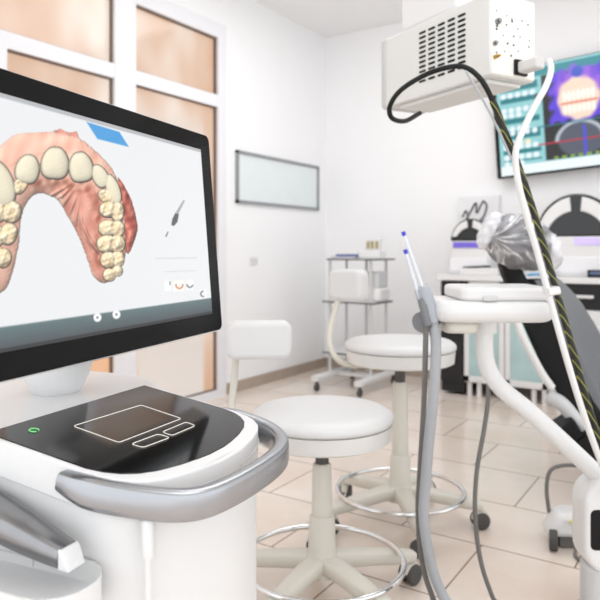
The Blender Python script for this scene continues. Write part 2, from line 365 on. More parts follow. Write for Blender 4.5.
# milling machines with dark domed visors
def milling(label, x, y, z0, hw, body_h, dome_h, screen_rgb, scr):
    t = thing('milling_machine', label, 'dental machine', (x, y, z0))
    bm = BM(); prism(bm, rrect(-hw*1.02, -.17, hw*1.02, .17, .04), 0, body_h); link('body', bm, PLAST, t, bevel=.01)
    def arch(s, n=28, sq=.0):
        return [(hw*s*math.cos(PI*k/n), body_h+dome_h*s*math.sin(PI*k/n)) for k in range(n+1)]
    bm = BM(); o = arch(1.0); o = [(-hw, body_h-.001)]+o[::-1]+[(hw, body_h-.001)]
    prism(bm, o[1:-1], -.13, .15, XZ); link('visor', bm, GLOSSB, t, bevel=.012)
    for sgn in (-1, 1):  # two white curved inlays on the visor front
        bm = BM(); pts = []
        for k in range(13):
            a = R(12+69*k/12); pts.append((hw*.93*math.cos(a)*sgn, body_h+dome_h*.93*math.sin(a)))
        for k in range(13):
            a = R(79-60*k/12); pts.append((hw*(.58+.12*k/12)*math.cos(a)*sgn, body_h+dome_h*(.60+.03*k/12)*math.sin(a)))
        prism(bm, pts, -.136, -.12, XZ); link('visor_inlay', bm, PLAST, t, bevel=.006)
    bm = BM(); box(bm, (scr[0]*hw, -.178, body_h*.80), (scr[1]*hw, -.165, body_h*.97)); link('display', bm, mat('lavender_display_%d' % screen_rgb[0], screen_rgb, .3, emit=screen_rgb, estr=.3), t, bevel=.003)
    bm = BM(); box(bm, (-hw*.9, -.175, body_h*.1), (hw*.9, -.165, body_h*.5)); link('front_flap', bm, WHITEE, t, bevel=.004)
    return t
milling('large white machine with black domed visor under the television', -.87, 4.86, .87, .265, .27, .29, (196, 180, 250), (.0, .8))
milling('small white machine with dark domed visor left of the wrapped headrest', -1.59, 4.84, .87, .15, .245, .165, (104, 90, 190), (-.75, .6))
# poster board behind the small machine
t = thing('poster_board', 'pale board with a black ink swirl standing behind the small machine', 'poster', (-1.66, 5.10, .87))
bm = BM(); box(bm, (-.155, -.01, 0), (.17, .015, .60)); link('board', bm, mat('pale_board', (236, 236, 238), .5), t)
bm = BM()
sw = [(-.12, .44), (-.09, .49), (-.075, .43), (-.10, .40), (-.06, .47), (-.01, .55), (-.005, .47), (.03, .53), (.05, .56), (.075, .52), (.05, .44), (.01, .41)]
tube(bm, smoothpath([(x, -.014, z) for x, z in sw]), .007, 8); link('ink_swirl', bm, mat('grey_ink', (90, 90, 96), .6), t)
# little things on the counter
t = thing('instrument_tray', 'low white box carrying a black instrument in front of the small machine', 'box', (-1.50, 4.66, .87))
bm = BM(); box(bm, (-.14, -.04, 0), (.14, .008, .05)); link('box_body', bm, PLAST, t, bevel=.006)
bm = BM(); tube(bm, smoothpath([(-.12, -.02, .053), (-.02, -.02, .058), (.03, -.02, .062), (.08, -.01, .064)]), .007, 8); link('instrument', bm, BLACK, t)
t = thing('white_carton', 'white carton with a lavender top left of the large machine', 'box', (-1.06, 4.63, .87))
bm = BM(); box(bm, (-.09, 0, 0), (.07, .05, .12)); link('carton_body', bm, PLAST, t, bevel=.004)
bm = BM(); box(bm, (-.085, .003, .12), (.065, .047, .126)); link('lid', bm, mat('lavender', (214, 205, 238), .5), t)
bm = BM(); tube(bm, smoothpath([(-1.16, 4.615, .878), (-1.1, 4.61, .888), (-1.03, 4.605, .878)]), .007, 8); tag(link('blue_cap_pen', bm, mat('sky_blue', (70, 160, 215), .4)), 'blue pen lying at the front edge of the worktop', 'pen')
t = thing('card_reader', 'small black block on the worktop before the large machine', 'device', (-.73, 4.64, .87))
bm = BM(); box(bm, (-.05, -.02, 0), (.06, .02, .05)); link('block', bm, BLACK, t, bevel=.005)
bm = BM(); box(bm, (-.035, -.0215, .02), (.045, -.0195, .04)); link('display', bm, mat('dim_blue', (90, 105, 140), .3), t)

# ================================================================== shelf trolley in the corner
t = thing('shelf_trolley', 'small white trolley with three dark-edged shelves in the far corner', 'trolley', (-2.40, 4.50, 0))
for sx in (-.17, .19):
    bm = BM(); tube(bm, [(sx, -.36, .10), (sx, .27, .10)], .028, 16, flat=(1.1, .75)); rn = link('base_runner', bm, PLAST, t)
    for y in (-.33, .23):
        bm = BM(); lathe(bm, rounded(.03, -.012, .012, .006), 20, Matrix.Translation((sx, y, .032)) @ Matrix.Rotation(PI/2, 4, 'Y')); box(bm, (sx-.008, y-.01, .03), (sx+.008, y+.01, .085)); link('castor', bm, RUBBER, rn)
bm = BM(); box(bm, (-.17, -.07, .085), (.19, -.02, .115)); link('base_crossbar', bm, PLAST, t, bevel=.006)
DK = mat('smoked_edge', (96, 92, 96), .3)
for z, a, b_ in ((.985, -.2, .24), (.66, -.24, .22), (.27, -.24, .2)):
    bm = BM(); prism(bm, rrect(a, -.16, b_, .18, .03), z-.012, z); s = link('shelf', bm, DK, t, bevel=.002)
    bm = BM(); prism(bm, rrect(a+.012, -.145, b_-.012, .168, .025), z, z+.006); link('shelf_mat', bm, PLAST, s)
for x, y, z1 in ((-.18, -.12, .973), (-.18, .14, .973), (.17, .14, .973), (.17, -.12, .973), (.0, .14, .973)):
    bm = BM(); tube(bm, [(x, y, .1), (x, y, z1)], .011, 10); link('post', bm, PLASTG, t)
t2 = thing('blue_booklet', 'flat blue booklet lying on the trolley top shelf', 'booklet', (-2.47, 4.45, .991))
bm = BM(); box(bm, (-.10, -.06, 0), (.09, .06, .012)); box(bm, (-.07, -.05, .013), (.10, .05, .026)); link('cover', bm, mat('booklet_blue', (52, 74, 150), .5), t2)
bm = BM(); box(bm, (-.098, -.061, .003), (.092, .058, .010)); link('pages', bm, PLAST, t2)
t2 = thing('white_device', 'white tabletop device with olive keys on the trolley top shelf', 'device', (-2.28, 4.50, .991))
bm = BM(); prism(bm, rrect(-.09, -.07, .09, .07, .02), 0, .05); link('device_body', bm, PLAST, t2, bevel=.008)
bm = BM(); prism(bm, [(-.06, 0), (.06, 0), (.075, .1), (-.04, .1)], -.005, .03, Matrix.Translation((.0, 0, .045)) @ XZ); link('screen_hood', bm, PLAST, t2, bevel=.006)
bm = BM()
for x in (-.03, .005, .045): box(bm, (x-.012, -.011, .07), (x+.012, -.004, .125))
link('keys', bm, mat('olive_key', (170, 160, 120), .5), t2)
t2 = thing('white_canister', 'white rounded box on the trolley middle shelf', 'box', (-2.24, 4.5, .667))
bm = BM(); prism(bm, rrect(-.09, -.1, .07, .1, .04), 0, .1); link('canister', bm, PLAST, t2, bevel=.015)
bm = BM(); prism(bm, rrect(-.07, -.08, .05, .08, .03), .1, .22); link('lid', bm, PLASTG, t2, bevel=.01)

# ================================================================== stools
def stool(label, X, D, seat_z, ang0, back, rod, ring_z=.12):
    t = thing('swivel_stool', label, 'stool', W(X, D), TH, 'white swivel stools')
    bm = BM(); prof = [(0, seat_z-.032), (.208, seat_z-.032), (.2135, seat_z-.027), (.2135, seat_z-.016), (.208, seat_z-.008), (.196, seat_z), (.17, seat_z+.004), (.1, seat_z+.006), (0, seat_z+.006)]
    lathe(bm, prof, 64); link('seat_cushion', bm, LEATHER, t, smooth=50)
    bm = BM(); lathe(bm, [(0, seat_z-.085), (.195, seat_z-.085), (.206, seat_z-.079), (.2105, seat_z-.034), (0, seat_z-.034)], 64); link('seat_pan', bm, mat('cream_pan', (216, 215, 212), .4), t)
    h1 = seat_z-.160; hm = .258
    bm = BM(); lathe(bm, [(0, h1-.03), (.02, h1-.03), (.02, seat_z-.085), (0, seat_z-.085)], 24); lathe(bm, [(0, seat_z-.094), (.034, seat_z-.094), (.04, seat_z-.0845), (0, seat_z-.0845)], 24); link('gas_lift', bm, RUBBER, t)
    bm = BM(); lathe(bm, [(0, hm-.01), (.032, hm-.01), (.028, h1-.005), (.024, h1), (0, h1)], 32); link('upper_column', bm, IVORY, t)
    bm = BM(); lathe(bm, [(0, .085), (.055, .085), (.045, .12), (.041, .17), (.0385, hm-.006), (.034, hm), (0, hm)], 32); link('lower_column', bm, IVORY, t)
    for k in range(5):
        a = ang0+2*PI*k/5; c, s = math.cos(a), math.sin(a)
        pts = [(r*c, r*s, z) for r, z in ((.02, .118), (.08, .116), (.16, .106), (.24, .094), (.295, .086), (.31, .082))]
        bm = BM(); tube(bm, smoothpath(pts, 4), [.036-.014*min(1, i/20) for i in range(21)], 14, flat=(.95, .72)); lg = link('leg', bm, IVORY, t)
        bm = BM(); M = Matrix.Translation((.30*c, .30*s, .032)) @ Matrix.Rotation(a+.9*k+.4, 4, 'Z') @ Matrix.Rotation(PI/2, 4, 'X')
        for q in (-.016, .016): lathe(bm, rounded(.031, -.010, .010, .005), 24, M @ Matrix.Translation((0, 0, q)))
        lathe(bm, [(0, .03), (.009, .03), (.009, .07), (0, .07)], 12, Matrix.Translation((.30*c, .30*s, .0)))
        link('castor', bm, RUBBER, lg)
        bm = BM(); vs = ellipsoid(bm, (0, 0, 0), (.035, .024, .034), nu=18, nv=10)
        bmesh.ops.delete(bm, geom=[v for v in vs if v.co.z < -.005], context='VERTS')
        bmesh.ops.transform(bm, matrix=Matrix.Translation((.30*c, .30*s, .038)) @ Matrix.Rotation(a+.9*k+.4, 4, 'Z'), verts=bm.verts); link('castor_cover', bm, IVORY, lg)
    bm = BM(); tube(bm, [(.243*math.cos(2*PI*k/72), .243*math.sin(2*PI*k/72), ring_z) for k in range(72)], .0088, 12, closed=True); link('foot_ring', bm, CHROME, t)
    (bx, by, bz), brz, bw, bh = back
    bm = BM(); prism(bm, rrect(-bw/2, -bh/2, bw/2, bh/2, .03), -.035, .035, Matrix.Translation((bx, by, bz)) @ Matrix.Rotation(brz, 4, 'Z') @ XZ); link('backrest', bm, LEATHER, t, bevel=.016, seg=4)
    bm = BM(); tube(bm, smoothpath(rod), .0115, 12); link('backrest_rod', bm, IVORY, t)
    return t
stool('lower white swivel stool in front, beside the scanner cart', .066, 1.98, .572, R(20), ((-.195, .10, .768), R(8), .205, .118),
      [(-.27, .13, .72), (-.275, .12, .64), (-.28, .10, .55), (-.26, .08, .49), (-.2, .05, .472), (-.1, .03, .47)])
stool('taller white swivel stool standing behind the lower one', .388, 2.56, .700, R(-13), ((-.195, .06, .912), R(-42), .16, .122),
      [(-.235, .08, .85), (-.255, .06, .79), (-.272, .02, .72), (-.268, -.01, .67), (-.24, -.03, .628), (-.19, -.02, .608), (-.08, 0, .604)])

# ================================================================== dental chair
t = thing('dental_chair', 'reclined dental chair with black shell and grey upholstered back', 'dental chair', W(1.55, 2.75), TH)
O = Vector((1.55, 2.75, 0))
def loft(bm, secs, cap=True):
    rings = [[bm.verts.new(p) for p in s] for s in secs]; n = len(rings[0])
    for a, b in zip(rings, rings[1:]):
        for i in range(n): bm.faces.new((a[i], a[(i+1) % n], b[(i+1) % n], b[i]))
    if cap: bm.faces.new(rings[0][::-1]); bm.faces.new(rings[-1])
bl = [(503, 280), (513, 305), (524, 332), (545, 378), (566, 410), (600, 446), (640, 470)]
fl = [(536, 279), (547, 300), (557, 325), (575, 362), (592, 402), (620, 436), (652, 452)]
far = [.22, .40, .50, .55, .58, .58, .58]
secs = []; sec2 = []
for (a, b_, k) in zip(bl, fl, far):
    D = 2.72; bn = Pc(a[0], a[1], D)-O; fn = Pc(b_[0], b_[1], D)-O; o = Vector((.50, .70, 0))*k
    secs.append([bn, fn, fn+o, bn+o]); d = (fn-bn).normalized()
    m = .012
    sec2.append([fn+o*.02-d*.02, fn+o*.02+d*.035, fn+o*.98+d*.045, fn+o*.98-d*.02])
bm = BM(); loft(bm, secs); link('backrest_shell', bm, SHELL, t, bevel=.02, sub=1, smooth=180)
bm = BM(); loft(bm, sec2); link('backrest_upholstery', bm, UPH, t, bevel=.012, sub=1, smooth=180)
bm = BM(); pts = [Pc(514, 312, 2.70)-O, Pc(522, 335, 2.695)-O, Pc(540, 370, 2.695)-O, Pc(552, 388, 2.69)-O]
tube(bm, smoothpath(pts), .016, 12); link('side_trim', bm, PLAST, t)
# seat section and pedestal, mostly out of view to the right
bm = BM(); prism(bm, rrect(.02, .02, .95, .5, .1), .44, .52); link('seat', bm, UPH, t, bevel=.03)
bm = BM(); prism(bm, rrect(.05, .05, .93, .47, .1), .36, .44); link('seat_shell', bm, SHELL, t, bevel=.03)
bm = BM(); prism(bm, rrect(.25, .12, .6, .42, .08), .05, .36); link('pedestal', bm, PLAST, t, bevel=.02)
bm = BM(); prism(bm, rrect(.1, .05, .9, .5, .12), 0, .05); link('base_plate', bm, PLASTG, t, bevel=.012)
bm = BM(); pts = [Pc(548, 396, 2.75)-O, Pc(562, 404, 2.72)-O, Pc(580, 425, 2.7)-O, Pc(604, 450, 2.7)-O]; tube(bm, smoothpath(pts), [.03]*19, 12); link('hinge_arm', bm, PLASTG, t)
bm = BM()
for q in ([(556, 432), (575, 420), (584, 436), (572, 446)], [(572, 446), (590, 432), (612, 470), (592, 476)]):
    a = [Pc(x, y, 2.62)-O for x, y in q]; b_ = [p+Vector((.03, .16, 0)) for p in a]; loft(bm, [a, b_])
link('armrest_bracket', bm, SHELL, t, bevel=.01)
# headrest cushion wrapped in clear film
bm = BM(); pts = [Pc(508, 262, 2.76)-O, Pc(512, 274, 2.76)-O, Pc(520, 290, 2.76)-O]; tube(bm, smoothpath(pts), .05, 14, flat=(1.0, .8)); link('headrest_stem', bm, SHELL, t)
hm_ = bpy.data.materials.new('crinkled_film'); hm_.use_nodes = True; nt = hm_.node_tree; b = nt.nodes['Principled BSDF']
# pleats of the film run together towards the knot at the cushion's left end
tc = nt.nodes.new('ShaderNodeTexCoord'); sx = nt.nodes.new('ShaderNodeSeparateXYZ'); nt.links.new(tc.outputs['Object'], sx.inputs[0])
def mth(op, p, q=None):
    n = nt.nodes.new('ShaderNodeMath'); n.operation = op
    for i, k in enumerate((p, q)):
        if k is None: continue
        if isinstance(k, (int, float)): n.inputs[i].default_value = k
        else: nt.links.new(k, n.inputs[i])
    return n.outputs[0]
xx = mth('ADD', sx.outputs[0], .13); zz = mth('ADD', sx.outputs[2], .02)
ang = mth('ARCTAN2', zz, xx); rad_ = mth('SQRT', mth('ADD', mth('MULTIPLY', xx, xx), mth('MULTIPLY', zz, zz)))
cv = nt.nodes.new('ShaderNodeCombineXYZ'); nt.links.new(mth('MULTIPLY', ang, 4.2), cv.inputs[0]); nt.links.new(mth('MULTIPLY', rad_, 9), cv.inputs[1]); nt.links.new(mth('MULTIPLY', sx.outputs[1], 5), cv.inputs[2])
wv = nt.nodes.new('ShaderNodeTexNoise'); wv.inputs['Scale'].default_value = 1.3; wv.inputs['Detail'].default_value = 4; wv.inputs['Distortion'].default_value = .6
nt.links.new(cv.outputs[0], wv.inputs['Vector'])
rp = nt.nodes.new('ShaderNodeValToRGB'); e = rp.color_ramp.elements
e[0].position = .40; e[0].color = lin((116, 116, 120))+(1,); e[1].position = .68; e[1].color = lin((236, 236, 238))+(1,)
m_ = e.new(.55); m_.color = lin((148, 148, 152))+(1,)
nt.links.new(wv.outputs['Fac'], rp.inputs['Fac']); nt.links.new(rp.outputs['Color'], b.inputs['Base Color'])
bp = nt.nodes.new('ShaderNodeBump'); bp.inputs['Distance'].default_value = .006; bp.inputs['Strength'].default_value = .6; nt.links.new(wv.outputs['Fac'], bp.inputs['Height']); nt.links.new(bp.outputs['Normal'], b.inputs['Normal'])
b.inputs['Roughness'].default_value = .45; b.inputs['Specular IOR Level'].default_value = .35
hp = Pc(519, 243, 2.76)-O
bm = BM(); vs = ellipsoid(bm, (0, 0, 0), (.132, .16, .118), nu=64, nv=40)
rng = np.random.RandomState(5); K = rng.normal(size=(14, 3))*22; ph = rng.rand(14)*6
for v in vs:
    n = v.co.normalized(); d = sum(math.sin(K[i] @ np.array(n)*.35+ph[i])*.0014 for i in range(14)); d += .003*math.sin(16*math.atan2(n.z+.15, n.x+1.0)); v.co += n*d
h = link('headrest_cushion', bm, hm_, t, smooth=180); h.location = hp; h.rotation_euler = (0, R(18), 0)
WRAP = mat('white_film', (222, 223, 227), .25, var=.12, nscale=22)
for c, rad, rot in (((-.128, .02, .012), (.036, .08, .085), 8), ((.118, .01, .0), (.058, .12, .088), -25)):
    bm = BM(); vs = ellipsoid(bm, (0, 0, 0), rad, nu=36, nv=24)
    for v in vs:
        n = v.co.normalized(); v.co += n*(.004*math.sin(9*n.z+7*n.x+5*n.y)+.003*math.sin(17*n.z-11*n.x))
    o = link('film_wrap', bm, WRAP, h, smooth=180); o.location = c; o.rotation_euler = (0, R(rot), 0)

# ================================================================== delivery unit: pedestal, arm, tray
O = Vector((1.05, 1.84, 0))
t = thing('delivery_unit', 'white instrument tray on a bent arm rising from a rounded pedestal', 'dental unit', W(O.x, O.y), TH)
bm = BM()
prism(bm, rrect(-.275, .165, .26, .425, .07, 8), -.05, .05, XZ); link('pedestal', bm, PLAST, t, bevel=.014, seg=4)
bm = BM(); prism(bm, rrect(-.262, -.047, .23, .06, .05), 0, .18); link('pedestal_foot', bm, PLASTG, t, bevel=.012)
bm = BM(); prism(bm, rrect(-.262, .235, -.15, .345, .014), -.053, -.045, XZ); link('service_hatch', bm, BLACK, t, bevel=.003)
# arm
pts = [Pc(485.5, 316, 1.9), Pc(484.5, 345, 1.9), Pc(488, 368, 1.9), Pc(501, 388, 1.89), Pc(530, 412, 1.87), Pc(565, 444, 1.85), Pc(600, 477, 1.84), Pc(625, 500, 1.84)]
bm = BM(); sp = smoothpath([p-O for p in pts]); tube(bm, sp, .0248, 20); link('arm', bm, PLAST, t, smooth=60)
bm = BM(); c = Pc(485, 322, 1.9)-O; lathe(bm, [(0, -.03), (.034, -.03), (.036, .0), (.036, .02), (0, .02)], 28, Matrix.Translation(c)); link('arm_collar', bm, PLAST, t)
c = Pc(485.5, 308.5, 1.9)-O
bm = BM(); prism(bm, rrect(c.x-.168, c.y-.13, c.x+.168, c.y+.13, .06), c.z-.030, c.z+.030); link('tray', bm, PLAST, t, bevel=.028, seg=5)
bm = BM(); prism(bm, rrect(c.x-.098, c.y-.115, c.x+.160, c.y+.12, .03), c.z+.030, c.z+.066); link('tray_lid', bm, PLAST, t, bevel=.01)
bm = BM(); box(bm, (c.x-.04, c.y-.121, c.z+.030), (c.x+.0, c.y-.10, c.z+.046)); link('tray_latch', bm, PLASTG, t, bevel=.004)
bm = BM(); prism(bm, rrect(c.x-.135, c.y-.09, c.x-.04, c.y+.09, .03), c.z-.062, c.z-.03); link('junction_box', bm, IVORY, t, bevel=.01)
# suction holder at the left of the tray
hb = Pc(424, 322, 1.84)-O
bm = BM(); tube(bm, [hb+Vector((-.01, -.02, 0)), hb+Vector((.03, .03, .012))], .030, 20); tube(bm, [hb+Vector((.02, .03, .012)), Vector((c.x-.14, c.y-.02, c.z))], .016, 12); link('holder_bracket', bm, mat('mid_grey', (120, 122, 126), .4), t)
bm = BM(); tube(bm, [Pc(432, 322, 1.82)-O, Pc(427, 304, 1.82)-O, Pc(422, 288, 1.82)-O, Pc(421.3, 286, 1.82)-O], [.021, .024, .022, .014], 20); link('suction_handpiece', bm, mat('pale_blue_grey', (168, 174, 181), .4), t)
bm = BM(); tube(bm, [Pc(428, 325, 1.80)-O, Pc(423, 306, 1.80)-O, Pc(420, 299, 1.80)-O], [.010, .011, .007], 14); link('saliva_handpiece', bm, mat('mid_grey', (120, 122, 126), .4), t)
CLR = mat('clear_tube', (224, 228, 236), .2, var=.02)
BLUE = mat('ink_blue', (60, 66, 205), .4)
for a, b_ in (((423, 289), (404.2, 235)), ((420, 299), (406, 253))):
    pa, pb = Pc(a[0], a[1], 1.81)-O, Pc(b_[0], b_[1], 1.81)-O
    bm = BM(); tube(bm, [pa, pa.lerp(pb, .5), pb], .0046, 10); s = link('suction_tip', bm, CLR, t)
    bm = BM(); dd = (pb-pa).normalized(); tube(bm, [pb-dd*.002, pb+dd*.010], .0056, 10); link('blue_end', bm, BLUE, s)
for name, m, rr, path in (
    ('suction_hose', GREYH, .0145, [(433, 322, 1.82), (436, 345, 1.81), (434, 390, 1.8), (429, 440, 1.8), (425, 490, 1.8), (424, 520, 1.8), (430, 560, 1.8), (441, 592, 1.79), (458, 615, 1.78), (500, 628, 1.76), (560, 618, 1.80), (612, 598, 1.82)]),
    ('saliva_hose', GREYD, .0075, [(426, 325, 1.81), (424, 400, 1.84), (420, 470, 1.84), (418, 510, 1.84), (421, 555, 1.83), (430, 590, 1.82), (446, 617, 1.8), (500, 633, 1.78), (600, 608, 1.83)]),
    ('control_hose', GREYD, .0065, [(488, 379, 1.895), (488, 400, 1.90), (484, 430, 1.9), (477, 470, 1.9), (475, 510, 1.9), (479, 552, 1.9), (488, 585, 1.9), (500, 606, 1.9), (530, 612, 1.92), (590, 600, 1.9)])):
    bm = BM(); tube(bm, smoothpath([Pc(*q)-O for q in path], 8), rr, 14); link(name, bm, m, t, smooth=80)

# ================================================================== foot control
O = Vector((.932, 2.36, 0))
t = thing('foot_control', 'small white foot control with a dark wheel on the floor by the pedestal', 'foot pedal', W(O.x, O.y), TH)
bm = BM(); prism(bm, [(-.06, -.05), (.10, -.06), (.11, .08), (.0, .09), (-.06, .05)], .040, .12)
for v in bm.verts:
    if v.co.z > .1: v.co.x = v.co.x*.7+.02; v.co.y *= .75
link('pedal_body', bm, PLAST, t, bevel=.02)
bm = BM(); lathe(bm, rounded(.035, -.014, .014, .006), 20, Matrix.Translation((-.045, -.05, .035)) @ Matrix.Rotation(R(70), 4, 'Z') @ Matrix.Rotation(PI/2, 4, 'X')); link('wheel', bm, RUBBER, t)
bm = BM(); box(bm, (-.02, -.04, 0), (.10, .07, .05)); link('pedal_base', bm, GREYD, t, bevel=.008)
bm = BM(); lathe(bm, [(0, 0), (.008, 0), (.008, .004), (0, .004)], 12, Matrix.Translation((.02, -.05, .098)) @ Matrix.Rotation(R(65), 4, 'X')); link('indicator', bm, mat('yellow_dot', (225, 215, 110), .4), t)
bm = BM(); tube(bm, smoothpath([(-.03, .03, .10), (-.035, .04, .18), (-.02, .05, .24), (.02, .05, .262), (.08, .03, .268), (.14, .0, .26)]), .007, 10); link('cord', bm, GREYD, t)
bm = BM(); tube(bm, smoothpath([(.05, -.05, .04), (.01, -.10, .008), (.02, -.16, .007), (.07, -.20, .007), (.14, -.22, .007), (.18, -.24, .007)]), .006, 10); link('floor_cord', bm, GREYD, t)

# ================================================================== hanging equipment housing
PH = 29.3
o0 = Vector((.51, 1.77, 1.52))
t = thing('equipment_housing', 'off-white vented metal housing with a port panel hanging from the ceiling', 'equipment housing', W(o0.x, o0.y, o0.z), TH+R(PH))
bm = BM(); box(bm, (0, 0, 0), (.17, .475, .225)); link('casing', bm, BEIGEBOX, t, bevel=.006)
bm = BM(); box(bm, (-.004, .455, -.004), (.174, .492, .229)); link('end_cap', bm, mat('grey_beige_plastic', (196, 195, 194), .45), t, bevel=.014, seg=4)
bm = BM(); prism(bm, [(.02, .03), (.15, .03), (.15, .42), (.02, .42)], -.012, .0); link('bottom_cover', bm, BEIGEBOX, t, bevel=.004)
bm = BM(); lathe(bm, rounded(.017, 0, .014, .005), 20, Matrix.Translation((.03, .49, .045)) @ Matrix.Rotation(-PI/2, 4, 'X')); link('side_knob', bm, PLASTG, t)
bm = BM()
for i in range(5):
    for j in range(11):
        y = .108+i*.0425; z = .045+j*.0148
        prism(bm, rrect(-.015, -.0033, .015, .0033, .003, 3), -.002, .003, Matrix.Translation((0, y, z)) @ Matrix(((0, 0, 1, 0), (1, 0, 0, 0), (0, 1, 0, 0), (0, 0, 0, 1))))
link('vent_grille', bm, BLACK, t)
bm = BM(); box(bm, (.004, -.004, .004), (.166, .002, .221)); pp = link('port_panel', bm, mat('port_panel_white', (236, 235, 228), .45), t, bevel=.002)
rng = random.Random(11); SCR = mat('dark_screw', (70, 66, 60), .4)
for k in range(24):
    x, z = .02+.03*(k % 5)+rng.uniform(-.011, .011), .06+.028*(k//5)+rng.uniform(-.012, .012); r = rng.choice((.0018, .0022, .003))
    bm = BM(); lathe(bm, [(0, 0), (r, 0), (r, .003), (0, .003)], 10, Matrix.Translation((x, -.003, z)) @ Matrix.Rotation(PI/2, 4, 'X')); link('screw', bm, SCR, pp)
for x, z, r, l, m in ((.022, .145, .0085, .014, STEEL), (.012, .085, .007, .012, STEEL), (.012, .048, .0055, .022, mat('brass', (190, 160, 95), .3, 1.0))):
    bm = BM(); lathe(bm, [(0, 0), (r, 0), (r, l*.6), (r*.6, l*.6), (r*.6, l), (0, l)], 16, Matrix.Translation((x, -.003, z)) @ Matrix.Rotation(PI/2, 4, 'X')); link('port', bm, m, pp)
bm = BM(); box(bm, (.084, -.012, .010), (.131, 0, .052)); link('inlet_socket', bm, BLACK, pp, bevel=.002)
bm = BM(); prism(bm, rrect(.09, .014, .126, .046, .008), -.075, -.010, XZ); link('power_plug', bm, mat('grey_plug', (206, 204, 202), .4), t, bevel=.005)
bm = BM(); box(bm, (.01, .14, .2255), (.15, .40, .34)); link('mount_block', bm, PLAST, t, bevel=.012)
bm = BM(); lathe(bm, [(0, .34), (.045, .34), (.045, CZ-1.52-.03), (.09, CZ-1.52-.03), (.09, CZ-1.52), (0, CZ-1.52)], 32, Matrix.Translation((.09, .27, 0))); link('ceiling_pole', bm, PLAST, t)

def wpath(path): return [W(*Pc(*q)) for q in path]
# black cable with green-yellow stripe
kb = bpy.data.materials.new('black_yellow_striped_cable'); kb.use_nodes = True; nt = kb.node_tree; b = nt.nodes['Principled BSDF']
tc = nt.nodes.new('ShaderNodeTexCoord'); wv = nt.nodes.new('ShaderNodeTexWave'); wv.bands_direction = 'DIAGONAL'; wv.inputs['Scale'].default_value = 26; wv.inputs['Distortion'].default_value = 2.0; wv.inputs['Detail'].default_value = 1
mp = nt.nodes.new('ShaderNodeMapping'); rp = nt.nodes.new('ShaderNodeValToRGB'); rp.color_ramp.interpolation = 'CONSTANT'
rp.color_ramp.elements[0].color = lin((24, 26, 22))+(1,); rp.color_ramp.elements[1].position = .94; rp.color_ramp.elements[1].color = lin((150, 150, 60))+(1,)
nt.links.new(tc.outputs['Object'], mp.inputs['Vector']); nt.links.new(mp.outputs['Vector'], wv.inputs['Vector']); nt.links.new(wv.outputs['Fac'], rp.inputs['Fac']); nt.links.new(rp.outputs['Color'], b.inputs['Base Color']); b.inputs['Roughness'].default_value = .45
bm = BM(); up_ = [(420, 113, 1.93), (405, 121, 1.86), (392, 118, 1.80), (390, 106, 1.78), (401, 90, 1.76), (425, 75, 1.74), (450, 67, 1.71), (467, 68, 1.69), (482, 81, 1.68), (494, 104, 1.68), (504, 130, 1.69)]
low = [(504, 130, 1.69), (515, 157, 1.70), (530, 200, 1.71), (545, 250, 1.72), (559, 300, 1.72), (573, 350, 1.72), (588, 405, 1.73), (605, 455, 1.75), (622, 495, 1.78)]
allp = up_+low[1:]
cp = smoothpath(wpath(allp), 8); cut = 8*(len(up_)-2)
o_c = cp[0]; t = thing('striped_cable', 'thick black cable with yellow flecks looping down from the vented housing', 'cable', o_c)
tube(bm, [p-o_c for p in cp[:cut+1]], .0068, 12); link('cable_jacket', bm, mat('black_cable', (16, 17, 16), .45, var=.1, spec=.3), t, smooth=80)
bm = BM(); tube(bm, [p-o_c for p in cp[cut-1:]], .0092, 12); link('striped_sleeve', bm, kb, t, smooth=80)
bm = BM(); wp = [(549, 60, 1.72), (551, 70, 1.71), (546, 86, 1.70), (536, 104, 1.69), (524, 128, 1.68), (516, 150, 1.675), (517, 175, 1.68), (525, 210, 1.69), (538, 255, 1.70), (551, 303, 1.70), (565, 353, 1.70), (580, 403, 1.71), (597, 452, 1.73), (615, 495, 1.77)]
wh = link('white_hose', (tube(bm, smoothpath(wpath(wp), 8), .0083, 12), bm)[1], PLAST, smooth=80); tag(wh, 'white hose running from the grey plug down along the black cable', 'hose')
bm = BM(); tube(bm, [W(*Pc(546, 292, 1.705)), W(*Pc(557, 290, 1.705))], .024, 16, flat=(1, .45)); tag(link('cable_clip', bm, PLAST), 'white clip holding the hose and the black cable together', 'clip')
bm = BM(); tube(bm, smoothpath(wpath([(466, 71, 1.665), (474, 85, 1.65), (488, 109, 1.64), (501, 136, 1.64), (512, 160, 1.645)]), 6), .0032, 8); tag(link('thin_grey_wire', bm, GREYH), 'thin grey wire between the black cable loop and the white hose', 'wire')

# ================================================================== scanner cart
PHC = 24.0; SL = .15
oc = Vector((-.363, 1.065, 0)); ZT = .80
t = thing('scanner_cart', 'white scanner cart with a black touch panel and a silver front handle', 'scanner cart', W(oc.x, oc.y), TH-R(PHC))
crz = TH-R(PHC)
uax = Vector((math.sin(R(PHC)), math.cos(R(PHC)))); vax = Vector((math.cos(R(PHC)), -math.sin(R(PHC))))
def on_panel(px, py, dz=0.0):     # where a sight line meets the sloping panel, in the cart's own frame
    r = Vector(((px-300)/F, 1)); rz = -(py-HY)/F; z0 = ZT+dz
    tt = (z0+SL*(oc.xy @ vax)-EYE)/(rz+SL*(r @ vax)); q = r*tt-oc.xy
    return Vector((q @ vax, q @ uax, z0-SL*(q @ vax)))
WF = [(0, .174), (.177, .172), (.2, .166), (.218, .156), (.234, .140), (.247, .115), (.257, .080), (.2635, .045), (.2665, .02)]
def wfun(v, off=0.0):
    v -= off; off *= .3
    if v <= 0: return .174+off
    for (a, wa), (b_, wb) in zip(WF, WF[1:]):
        if v <= b_: return wa+(wb-wa)*(v-a)/(b_-a)+off
    return .02
